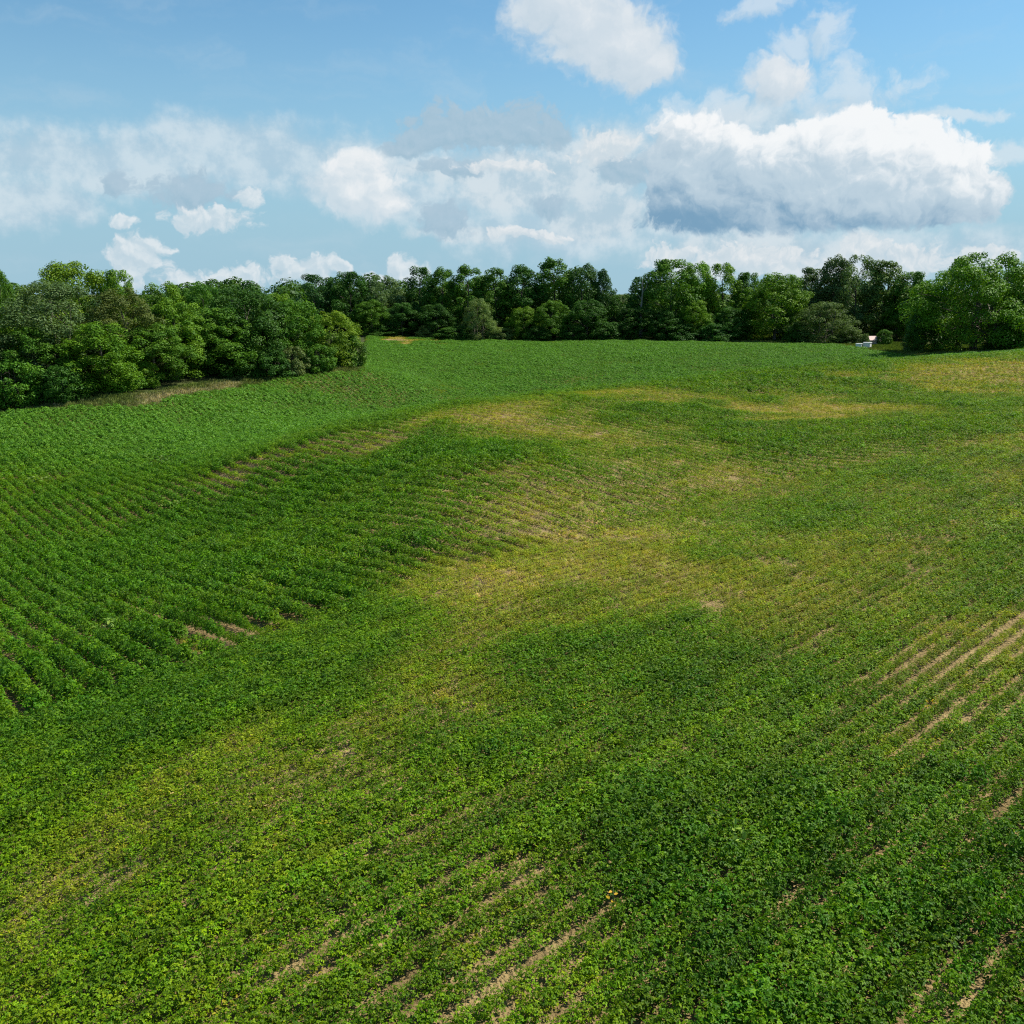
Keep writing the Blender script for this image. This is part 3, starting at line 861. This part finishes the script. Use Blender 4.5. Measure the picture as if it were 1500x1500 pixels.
for px, Y, top, w, tone, lab in [
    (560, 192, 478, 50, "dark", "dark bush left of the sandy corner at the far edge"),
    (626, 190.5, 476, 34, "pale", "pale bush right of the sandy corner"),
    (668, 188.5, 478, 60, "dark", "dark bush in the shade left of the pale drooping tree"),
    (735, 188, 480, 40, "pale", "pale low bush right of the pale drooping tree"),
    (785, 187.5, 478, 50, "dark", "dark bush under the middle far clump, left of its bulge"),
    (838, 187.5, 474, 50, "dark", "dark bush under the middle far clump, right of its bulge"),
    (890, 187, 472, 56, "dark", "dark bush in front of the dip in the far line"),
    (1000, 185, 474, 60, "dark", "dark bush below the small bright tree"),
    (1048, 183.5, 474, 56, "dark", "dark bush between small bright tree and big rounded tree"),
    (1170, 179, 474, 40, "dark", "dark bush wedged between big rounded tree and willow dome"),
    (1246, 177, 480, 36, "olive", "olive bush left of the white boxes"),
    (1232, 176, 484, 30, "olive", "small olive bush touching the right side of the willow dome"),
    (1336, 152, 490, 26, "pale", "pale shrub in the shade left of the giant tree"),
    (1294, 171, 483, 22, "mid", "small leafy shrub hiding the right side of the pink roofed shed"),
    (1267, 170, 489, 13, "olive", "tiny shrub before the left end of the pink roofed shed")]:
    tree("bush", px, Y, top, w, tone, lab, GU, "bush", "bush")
# --- yard on the right
tree("great", 1424, 146, 374, 180, "bright", "giant spreading tree on several trunks at the right with deep shade below", GR)
tree("round", 1512, 158, 386, 90, "mid", "tree behind the giant one, cut by the right picture edge", GR)
tree("round", 1352, 149, 448, 56, "dark", "dark small tree under the left limbs of the giant tree", GR, "small_tree")
tree("round", 1497, 141, 432, 60, "dark", "dark tree in shade at the right picture edge before the giant one", GR, "small_tree")
tree("round", 1460, 172, 400, 90, "mid", "green crown filling behind the giant tree toward the right edge", GR)
tree("bush", 1462, 141, 488, 40, "dark", "dark bush on the shaded ground between the giant trunks and right edge", GR, "bush", "bush")

# bare dead snag
c = at(937, 440, 192.5); zb = float(height(c[0], 192.5)[0]); zt = at(937, 411, 192.5)[2]
V, Fc = [], []
Hs = zt - zb
tube(V, Fc, [(0, 0, -.3), (0, 0, Hs * .5), (.2, 0, Hs * .8), (.1, 0, Hs)], [.22, .19, .15, .08], 8)
tube(V, Fc, [(.1, 0, Hs * .78), (.9, -.2, Hs * .88), (1.1, -.2, Hs * .97)], [.08, .05, .03], 6)
tube(V, Fc, [(.05, 0, Hs * .68), (-.7, -.3, Hs * .76)], [.12, .04], 6)
sn = poly_obj("dead_tree", V, Fc, M_SNAG, None, True); sn.location = (c[0], 192.5 - 2.5, zb)
tag(sn, "bare grey dead snag sticking up in the dip of the far tree line", "dead tree")

# --- the wood behind, which reads as one mass
g = np.random.default_rng(77)
PP, NN, RR = [], [], []
def mass(x0, x1, y0, y1, htop, n_b):
    for _ in range(n_b):
        x = g.uniform(x0, x1); y = g.uniform(y0, y1); zb = float(hz(x, y)) if y < 235 else -9.2
        h = htop * g.uniform(.7, 1.0); r = g.uniform(2.0, 3.4)
        k = 420
        d = g.normal(0, 1, (k, 3)); d /= np.linalg.norm(d, axis=1, keepdims=True)
        c_ = np.array([x, y, zb + h * g.uniform(.15, .95)])
        PP.append(c_ + d * r * g.uniform(.75, 1.05, (k, 1)) * np.array([1, 1, .9])); NN.append(d + np.array([0, 0, .4]) + g.normal(0, .4, (k, 3)))
        RR.append(np.clip(g.normal(.45, .12) + g.normal(0, .15, k), 0, 1))
mass(-75, 21, 204, 222, 11.0, 260)
mass(29, 88, 204, 222, 11.0, 160)
mass(20, 30, 204, 216, 6.0, 30)
mass(-100, -30, 118, 140, 9.5, 130)
mass(84, 150, 175, 215, 9.5, 90)
PP = np.concatenate(PP); NN = np.concatenate(NN); RR = np.concatenate(RR)
V, Fq, rn = leaf_quads(PP, NN, g.uniform(.45, .9, len(PP)), RR, g)
wm_ = link("woodland", mesh_np("woodland", V, Fq, [M_TREE], {"rnd": ("FLOAT", "POINT", rn)}))
wm_.color = (.055, .125, .016, 1)
tag(wm_, "dark mass of woodland foliage behind the separate trees", "woodland", None, "stuff")

# ------------------------------------------------------------------ yard: little shed and two white boxes
def put(px, py, Y):
    p = at(px, py, Y); return p[0], Y, float(height(p[0], Y)[0])


bx_, by_, bz_ = put(1279, 496, 172)
sh = bpy.data.objects.new("shed", None); COL.objects.link(sh); sh.location = (bx_, by_, bz_); sh.rotation_euler = (0, 0, R(12)); sh.scale = (.72, .72, .72)
tag(sh, "little shed with a pale pink gable roof half hidden by boughs", "shed")
v, f = box_vf(-1.45, 1.45, -1.1, 1.1, 0, 1.35)
v += [(-1.45, 0, 2.1), (1.45, 0, 2.1)]; f = f[:1] + f[2:] + [(4, 5, 9, 8), (6, 7, 8, 9), (5, 6, 9), (7, 4, 8)]
poly_obj("wall", v, f, M_CREAM, sh)
rv = []
for s in (-1, 1):
    a = [(-1.7, s * 1.4, 1.20), (1.7, s * 1.4, 1.20), (1.7, 0, 2.2), (-1.7, 0, 2.2)]
    b = [(p[0], p[1], p[2] + .09) for p in a]
    rv.append((a + b, [(0, 1, 2, 3), (7, 6, 5, 4), (0, 4, 5, 1), (1, 5, 6, 2), (2, 6, 7, 3), (3, 7, 4, 0)]))
V, Fc = join_vf(rv); poly_obj("roof", V, Fc, M_PINK, sh)
V, Fc = box_vf(-.9, -.2, -1.13, -1.103, .03, 1.15); poly_obj("door", V, Fc, M_PINK, sh)
V, Fc = box_vf(.35, 1.0, -1.125, -1.103, .55, 1.05); poly_obj("window", V, Fc, M_DARK, sh)
for (px, lab, w_) in ((1259, "left of two white lidded boxes by the yard, the lower one", .46), (1271, "right of two white lidded boxes, taller, before the pink roofed shed", .56)):
    x_, y_, z_ = put(px, 500, 161.5)
    rt = bpy.data.objects.new("storage_box", None); COL.objects.link(rt); rt.location = (x_, y_, z_); rt.rotation_euler = (0, 0, R(56))
    tag(rt, lab, "box", "white lidded boxes by the yard")
    V, Fc = box_vf(-w_, w_, -w_, w_, .12, 1.75 * w_); poly_obj("body", V, Fc, M_WHITE, rt)
    V, Fc = box_vf(-w_ - .06, w_ + .06, -w_ - .06, w_ + .06, 1.75 * w_ + .002, 1.75 * w_ + .13); poly_obj("lid", V, Fc, M_WHITE, rt)
    for sx in (-1, 1):
        V, Fc = box_vf(sx * w_ * .8 - .06, sx * w_ * .8 + .06, -w_ * .8, w_ * .8, 0, .118); poly_obj("foot", V, Fc, M_DARK, rt)

# ------------------------------------------------------------------ single weeds one can point at
def weed(px, py, r, h, tone, n_, ll, label, kind="weed"):
    p = hit(px, py)
    a = tuft(int(px + py), n_, r, h, ll, .62)
    me = mesh_np("leaves", a[0], a[1], [M_TREE], {"rnd": ("FLOAT", "POINT", a[2])})
    rt = bpy.data.objects.new(kind, None); COL.objects.link(rt)
    rt.location = (p[0], p[1], float(hz(p[0], p[1])))
    tag(rt, label, "weed", "single weeds standing in the crop")
    o = link("leaves", me, rt); o.color = (*tone, 1)
    V, Fc = [], []
    tube(V, Fc, [(0, 0, -.05), (.01, .01, h * .5), (0, .02, h * .9)], [.015, .012, .006], 6)
    poly_obj("stem", V, Fc, M_WEEDSTEM, rt, True)
    return rt


M_WEEDSTEM = solid("weed stem", (.10, .15, .04), (.16, .20, .06), 8, .7)
weed(1086, 1258, .16, .52, (.24, .36, .05), 26, .11, "pale yellow green broad leaved weed above the lower right crop", "weed")
weed(156, 938, .28, .66, (.17, .27, .04), 40, .17, "yellow green weed among the dark rows on the left slope")
weed(60, 712, .7, .8, (.17, .25, .05), 60, .22, "light weed clump in the smooth crop near the left picture edge")
weed(237, 690, .9, 1.15, (.085, .15, .025), 110, .24, "tall dark shrubby weed where the rows begin on the left")
weed(260, 747, .9, .8, (.15, .24, .03), 80, .22, "bright yellow green weed patch below the tall shrubby weed")
weed(897, 1338, .06, .46, (.50, .32, .02), 8, .07, "small orange yellow weed low in the crop")

# ------------------------------------------------------------------ sun and sky
SUN_EL, SUN_AZ = R(52), R(68)      # azimuth clockwise from the view direction
sd_ = Vector((math.cos(SUN_EL) * math.sin(SUN_AZ), math.cos(SUN_EL) * math.cos(SUN_AZ), math.sin(SUN_EL)))
sl = bpy.data.lights.new("sun", "SUN"); sl.energy = 5.0; sl.angle = R(.55); sl.color = (1, .955, .87)
so = bpy.data.objects.new("sun", sl); COL.objects.link(so)
so.rotation_euler = sd_.to_track_quat("Z", "Y").to_euler(); so.location = sd_ * 300

w = bpy.data.worlds.new("World"); SC.world = w; w.use_nodes = True
try: w.cycles.sampling_method = "NONE"
except Exception as e: print(e)
nt = w.node_tree; nt.nodes.clear(); L = nt.links


def _in(node, i, val):
    if isinstance(val, (int, float)): node.inputs[i].default_value = val
    else: L.new(val, node.inputs[i])


def M(op, a, b=None, c=None, clamp=False):
    q = nd(nt, "ShaderNodeMath", operation=op, use_clamp=clamp)
    _in(q, 0, a)
    if b is not None: _in(q, 1, b)
    if c is not None: _in(q, 2, c)
    return q.outputs[0]


def VM(op, a, b=None, s=None):
    q = nd(nt, "ShaderNodeVectorMath", operation=op)
    for i, t_ in ((0, a), (1, b)):
        if t_ is None: continue
        if isinstance(t_, tuple): q.inputs[i].default_value = t_
        else: L.new(t_, q.inputs[i])
    if s is not None: _in(q, 3, s)
    return q


def sstep(x_, lo, hi):
    q = nd(nt, "ShaderNodeMapRange", interpolation_type="SMOOTHSTEP"); _in(q, 0, x_)
    q.inputs[1].default_value = lo; q.inputs[2].default_value = hi
    return q.outputs[0]


def noise2(vec, scale, detail=6, rough=.55, lac=2.0):
    q = nd(nt, "ShaderNodeTexNoise", noise_dimensions="2D"); L.new(vec, q.inputs["Vector"])
    q.inputs["Scale"].default_value = scale; q.inputs["Detail"].default_value = detail; q.inputs["Roughness"].default_value = rough; q.inputs["Lacunarity"].default_value = lac
    return q


def voro2(vec, scale, detail=2, rough=.5):
    q = nd(nt, "ShaderNodeTexVoronoi", voronoi_dimensions="2D", feature="F1"); L.new(vec, q.inputs["Vector"])
    q.inputs["Scale"].default_value = scale; q.inputs["Detail"].default_value = detail; q.inputs["Roughness"].default_value = rough
    q.normalize = True
    return q.outputs["Distance"]


def mixc(fac, a, b):
    q = nd(nt, "ShaderNodeMix", data_type="RGBA"); _in(q, 0, fac)
    for i, t_ in ((6, a), (7, b)):
        if isinstance(t_, tuple): q.inputs[i].default_value = (*t_, 1)
        else: L.new(t_, q.inputs[i])
    return q.outputs[2]


def lin(r_, g_, b_):
    f_ = lambda c_: ((c_ / 255 + .055) / 1.055) ** 2.4 if c_ > 10 else c_ / 3294.6
    return (f_(r_) / BG / EXPO, f_(g_) / BG / EXPO, f_(b_) / BG / EXPO)


BG = 0.10; EXPO = 2 ** 0.5
tcw = nd(nt, "ShaderNodeTexCoord")
sxyz = nd(nt, "ShaderNodeSeparateXYZ"); L.new(tcw.outputs["Generated"], sxyz.inputs[0])
U_ = M("MULTIPLY", M("ARCTAN2", sxyz.outputs[0], sxyz.outputs[1]), 57.29578)
V_ = M("MULTIPLY", M("ARCSINE", sxyz.outputs[2]), 57.29578)
cmb = nd(nt, "ShaderNodeCombineXYZ"); L.new(U_, cmb.inputs[0]); L.new(V_, cmb.inputs[1])
P0 = cmb.outputs[0]
wn = noise2(P0, .22, 5, .6)
warp = VM("SUBTRACT", wn.outputs["Color"], (.5, .5, .5)).outputs[0]
PWa = VM("ADD", P0, VM("MULTIPLY", warp, (3.4, 2.2, 0)).outputs[0]).outputs[0]      # ragged
PS = VM("ADD", P0, VM("MULTIPLY", warp, (9.0, 1.8, 0)).outputs[0]).outputs[0]       # streaky veil


def blob(vec, px, py, rx, ry):
    a, e = azel(px, py)
    k = 57.29578 / F
    q = VM("SUBTRACT", vec, (a, e, 0)).outputs[0]
    q = VM("MULTIPLY", q, (1 / (rx * k), 1 / (ry * k), 0)).outputs[0]
    return M("SUBTRACT", 1.0, VM("LENGTH", q).outputs["Value"])


def blobs(vec, lst):
    acc = None
    for b in lst:
        t_ = blob(vec, *b)
        acc = t_ if acc is None else M("SMOOTH_MAX", acc, t_, .25)
    return acc


sky = nd(nt, "ShaderNodeTexSky", sky_type="NISHITA", sun_disc=False)
sky.sun_elevation = SUN_EL; sky.sun_rotation = SUN_AZ
sky.air_density = 1.0; sky.dust_density = .3; sky.ozone_density = 1.0; sky.altitude = 100
colr = sky.outputs[0]
tintn = nd(nt, "ShaderNodeMix", data_type="RGBA", blend_type="MULTIPLY"); tintn.inputs[0].default_value = 1
L.new(colr, tintn.inputs[6]); tintn.inputs[7].default_value = (.60, .88, .93, 1)
colr = mixc(M("MULTIPLY", sstep(V_, 17.0, 1.0), .92), tintn.outputs[2], lin(157, 194, 215))

fine = noise2(P0, .55, 7, .6).outputs[0]
stre = noise2(VM("MULTIPLY", PS, (.35, 1.3, 1)).outputs[0], .35, 6, .55).outputs[0]

# thin high streaks over the whole blue
thin = M("MULTIPLY", sstep(stre, .46, .80), .22)
colr = mixc(thin, colr, lin(196, 214, 226))
# broad veil
veil = blobs(PS, [(150, 238, 260, 58), (330, 225, 200, 62), (500, 245, 190, 62), (40, 300, 110, 44), (760, 270, 260, 75), (820, 330, 230, 60), (900, 225, 160, 60), (1050, 320, 260, 60), (620, 300, 160, 40), (1100, 175, 140, 40), (1250, 370, 320, 45)])
va = M("MULTIPLY", sstep(M("ADD", veil, M("MULTIPLY", M("SUBTRACT", fine, .5), .75)), .0, .65), .78)
colr = mixc(va, colr, mixc(sstep(M('ADD', M('MULTIPLY', fine, .6), M('MULTIPLY', stre, .4)), .38, .62), lin(180, 205, 221), lin(212, 226, 234)))
# pinkish white bank in the middle right, with its own streaks
vb = blobs(PWa, [(740, 250, 190, 30), (860, 225, 120, 42), (790, 280, 170, 40), (700, 345, 120, 14), (880, 320, 90, 35), (1100, 365, 160, 26)])
vba = M("MULTIPLY", sstep(M("ADD", vb, M("MULTIPLY", M("SUBTRACT", fine, .5), .8)), .0, .5), .58)
colr = mixc(vba, colr, mixc(sstep(fine, .36, .6), lin(184, 206, 219), lin(216, 226, 232)))
def billow(vec, k=1.0):
    a = noise2(vec, .34 * k, 6, .58).outputs[0]
    b = voro2(vec, .45 * k, 2, .5)
    return M("SUBTRACT", M("MULTIPLY", a, .95), M("MULTIPLY", b, .62))


PL = VM("ADD", PWa, (.55, .75, 0)).outputs[0]
PLs = VM("ADD", PWa, (.20, .28, 0)).outputs[0]
s0_, s1_ = billow(PWa, 3.2), billow(PLs, 3.2)
bw0 = M("ADD", billow(PWa), M("MULTIPLY", s0_, .45)); bw1 = M("ADD", billow(PL), M("MULTIPLY", s1_, .45))


def cumulus(col_in, lst, amp, lo, hi, kd, kn, bias, dark, mid, light, alpha, extra=None, small=False, floor=None):
    pl = PLs if small else PL
    d0 = blobs(PWa, lst); d1 = blobs(pl, lst)
    b0, b1, mean = (s0_, s1_, .15) if small else (bw0, bw1, .22)
    s0 = M("ADD", d0, M("MULTIPLY", M("SUBTRACT", b0, mean), amp))
    a = M("MULTIPLY", sstep(s0, lo, hi), alpha)
    if floor is not None:
        a = M("MULTIPLY", a, sstep(M("ADD", M("SUBTRACT", V_, floor), M("MULTIPLY", M("SUBTRACT", s0_, .15), .9)), -.25, .35))
    lit = M("ADD", M("MULTIPLY", M("SUBTRACT", d0, d1), kd), M("MULTIPLY", M("SUBTRACT", b0, b1), kn))
    lit = M("ADD", lit, bias)
    if extra is not None: lit = M("ADD", lit, extra)
    return mixc(a, col_in, mixc(sstep(lit, .42, 1.05), mixc(sstep(lit, -.35, .5), dark, mid), light))


# grey blue shreds
colr = cumulus(colr, [(705, 185, 90, 28), (640, 200, 50, 18), (770, 195, 50, 18), (672, 246, 46, 10), (800, 300, 26, 14), (925, 250, 40, 22), (275, 282, 52, 20), (168, 268, 16, 16), (655, 328, 34, 20), (600, 215, 40, 12)],
               1.5, -.15, .40, .35, .7, .25, lin(150, 184, 204), lin(172, 197, 214), lin(214, 226, 234), .88, small=True)
# soft top cloud and wisps
colr = cumulus(colr, [(1125, 12, 50, 18), (1212, 50, 26, 30), (1230, 130, 90, 30), (1060, 165, 90, 28), (1150, 70, 30, 22), (1485, 217, 34, 16), (1400, 170, 60, 10)], 2.0, .15, 1.0, .8, .6, .6, lin(196, 215, 228), lin(208, 222, 232), lin(224, 233, 239), .62)
colr = cumulus(colr, [(800, 0, 62, 46), (850, 30, 85, 56), (905, 70, 80, 56), (940, 95, 52, 36), (1130, 118, 56, 28)], .85, .0, .55, .55, .6, .45, lin(180, 202, 217), lin(210, 222, 231), lin(234, 238, 241), .95)
# small clouds, low horizon row
colr = cumulus(colr, [(312, 320, 62, 18), (285, 308, 30, 12), (366, 284, 18, 12), (205, 370, 36, 26), (225, 362, 26, 12), (196, 398, 20, 36), (190, 326, 24, 9), (325, 414, 62, 24), (350, 405, 30, 16), (265, 408, 26, 16), (450, 402, 50, 22), (420, 390, 28, 16), (480, 396, 30, 12), (545, 412, 34, 16), (590, 388, 20, 18), (600, 400, 24, 14)],
               1.15, .05, .48, .4, .9, .58, lin(170, 197, 213), lin(204, 219, 228), lin(236, 240, 242), .78, small=True)
colr = cumulus(colr, [(528, 284, 74, 46), (520, 252, 46, 30), (560, 300, 44, 26)], .8, .0, .5, .45, .7, .62, lin(176, 202, 217), lin(208, 222, 231), lin(242, 244, 245), .92)
colr = cumulus(colr, [(985, 378, 40, 20), (1090, 384, 120, 22), (1255, 368, 44, 24), (1345, 376, 60, 18), (1440, 378, 38, 16), (1200, 395, 130, 16), (885, 213, 54, 22), (735, 245, 60, 8), (780, 342, 60, 8)],
               1.5, .05, .45, .35, 1.0, .6, lin(182, 204, 217), lin(206, 219, 227), lin(236, 238, 239), .75, small=True)
# the great cumulus
a0, e0 = azel(1180, 262)
rel = M("ADD", M("MULTIPLY", M("SUBTRACT", V_, e0), .19), M("MULTIPLY", M("SUBTRACT", U_, a0), .034))
colr = cumulus(colr, [(1022, 203, 52, 36), (1005, 255, 48, 58), (1060, 288, 92, 56), (1120, 250, 106, 56), (1235, 216, 78, 42), (1200, 280, 140, 58), (1325, 243, 98, 48), (1400, 278, 60, 38), (1110, 322, 120, 36), (1300, 308, 110, 28)],
               1.0, .0, .26, .22, .78, .46, lin(118, 159, 189), lin(190, 209, 222), lin(247, 249, 250), .96, rel, floor=azel(1150, 336)[1])
bg = nd(nt, "ShaderNodeBackground"); bg.inputs[1].default_value = BG
L.new(colr, bg.inputs[0])
wo = nd(nt, "ShaderNodeOutputWorld"); L.new(bg.outputs[0], wo.inputs[0])

# ------------------------------------------------------------------ render settings
SC.view_settings.view_transform = "Standard"; SC.view_settings.look = "None"; SC.view_settings.gamma = 1; SC.view_settings.exposure = 0.5
SC.view_settings.use_curve_mapping = False
SC.render.engine = "CYCLES"
cy = SC.cycles
cy.max_bounces = 6; cy.diffuse_bounces = 3; cy.glossy_bounces = 2; cy.transmission_bounces = 4; cy.transparent_max_bounces = 4
cy.caustics_reflective = False; cy.caustics_refractive = False
cy.use_denoising = False
cy.filter_width = 1.15
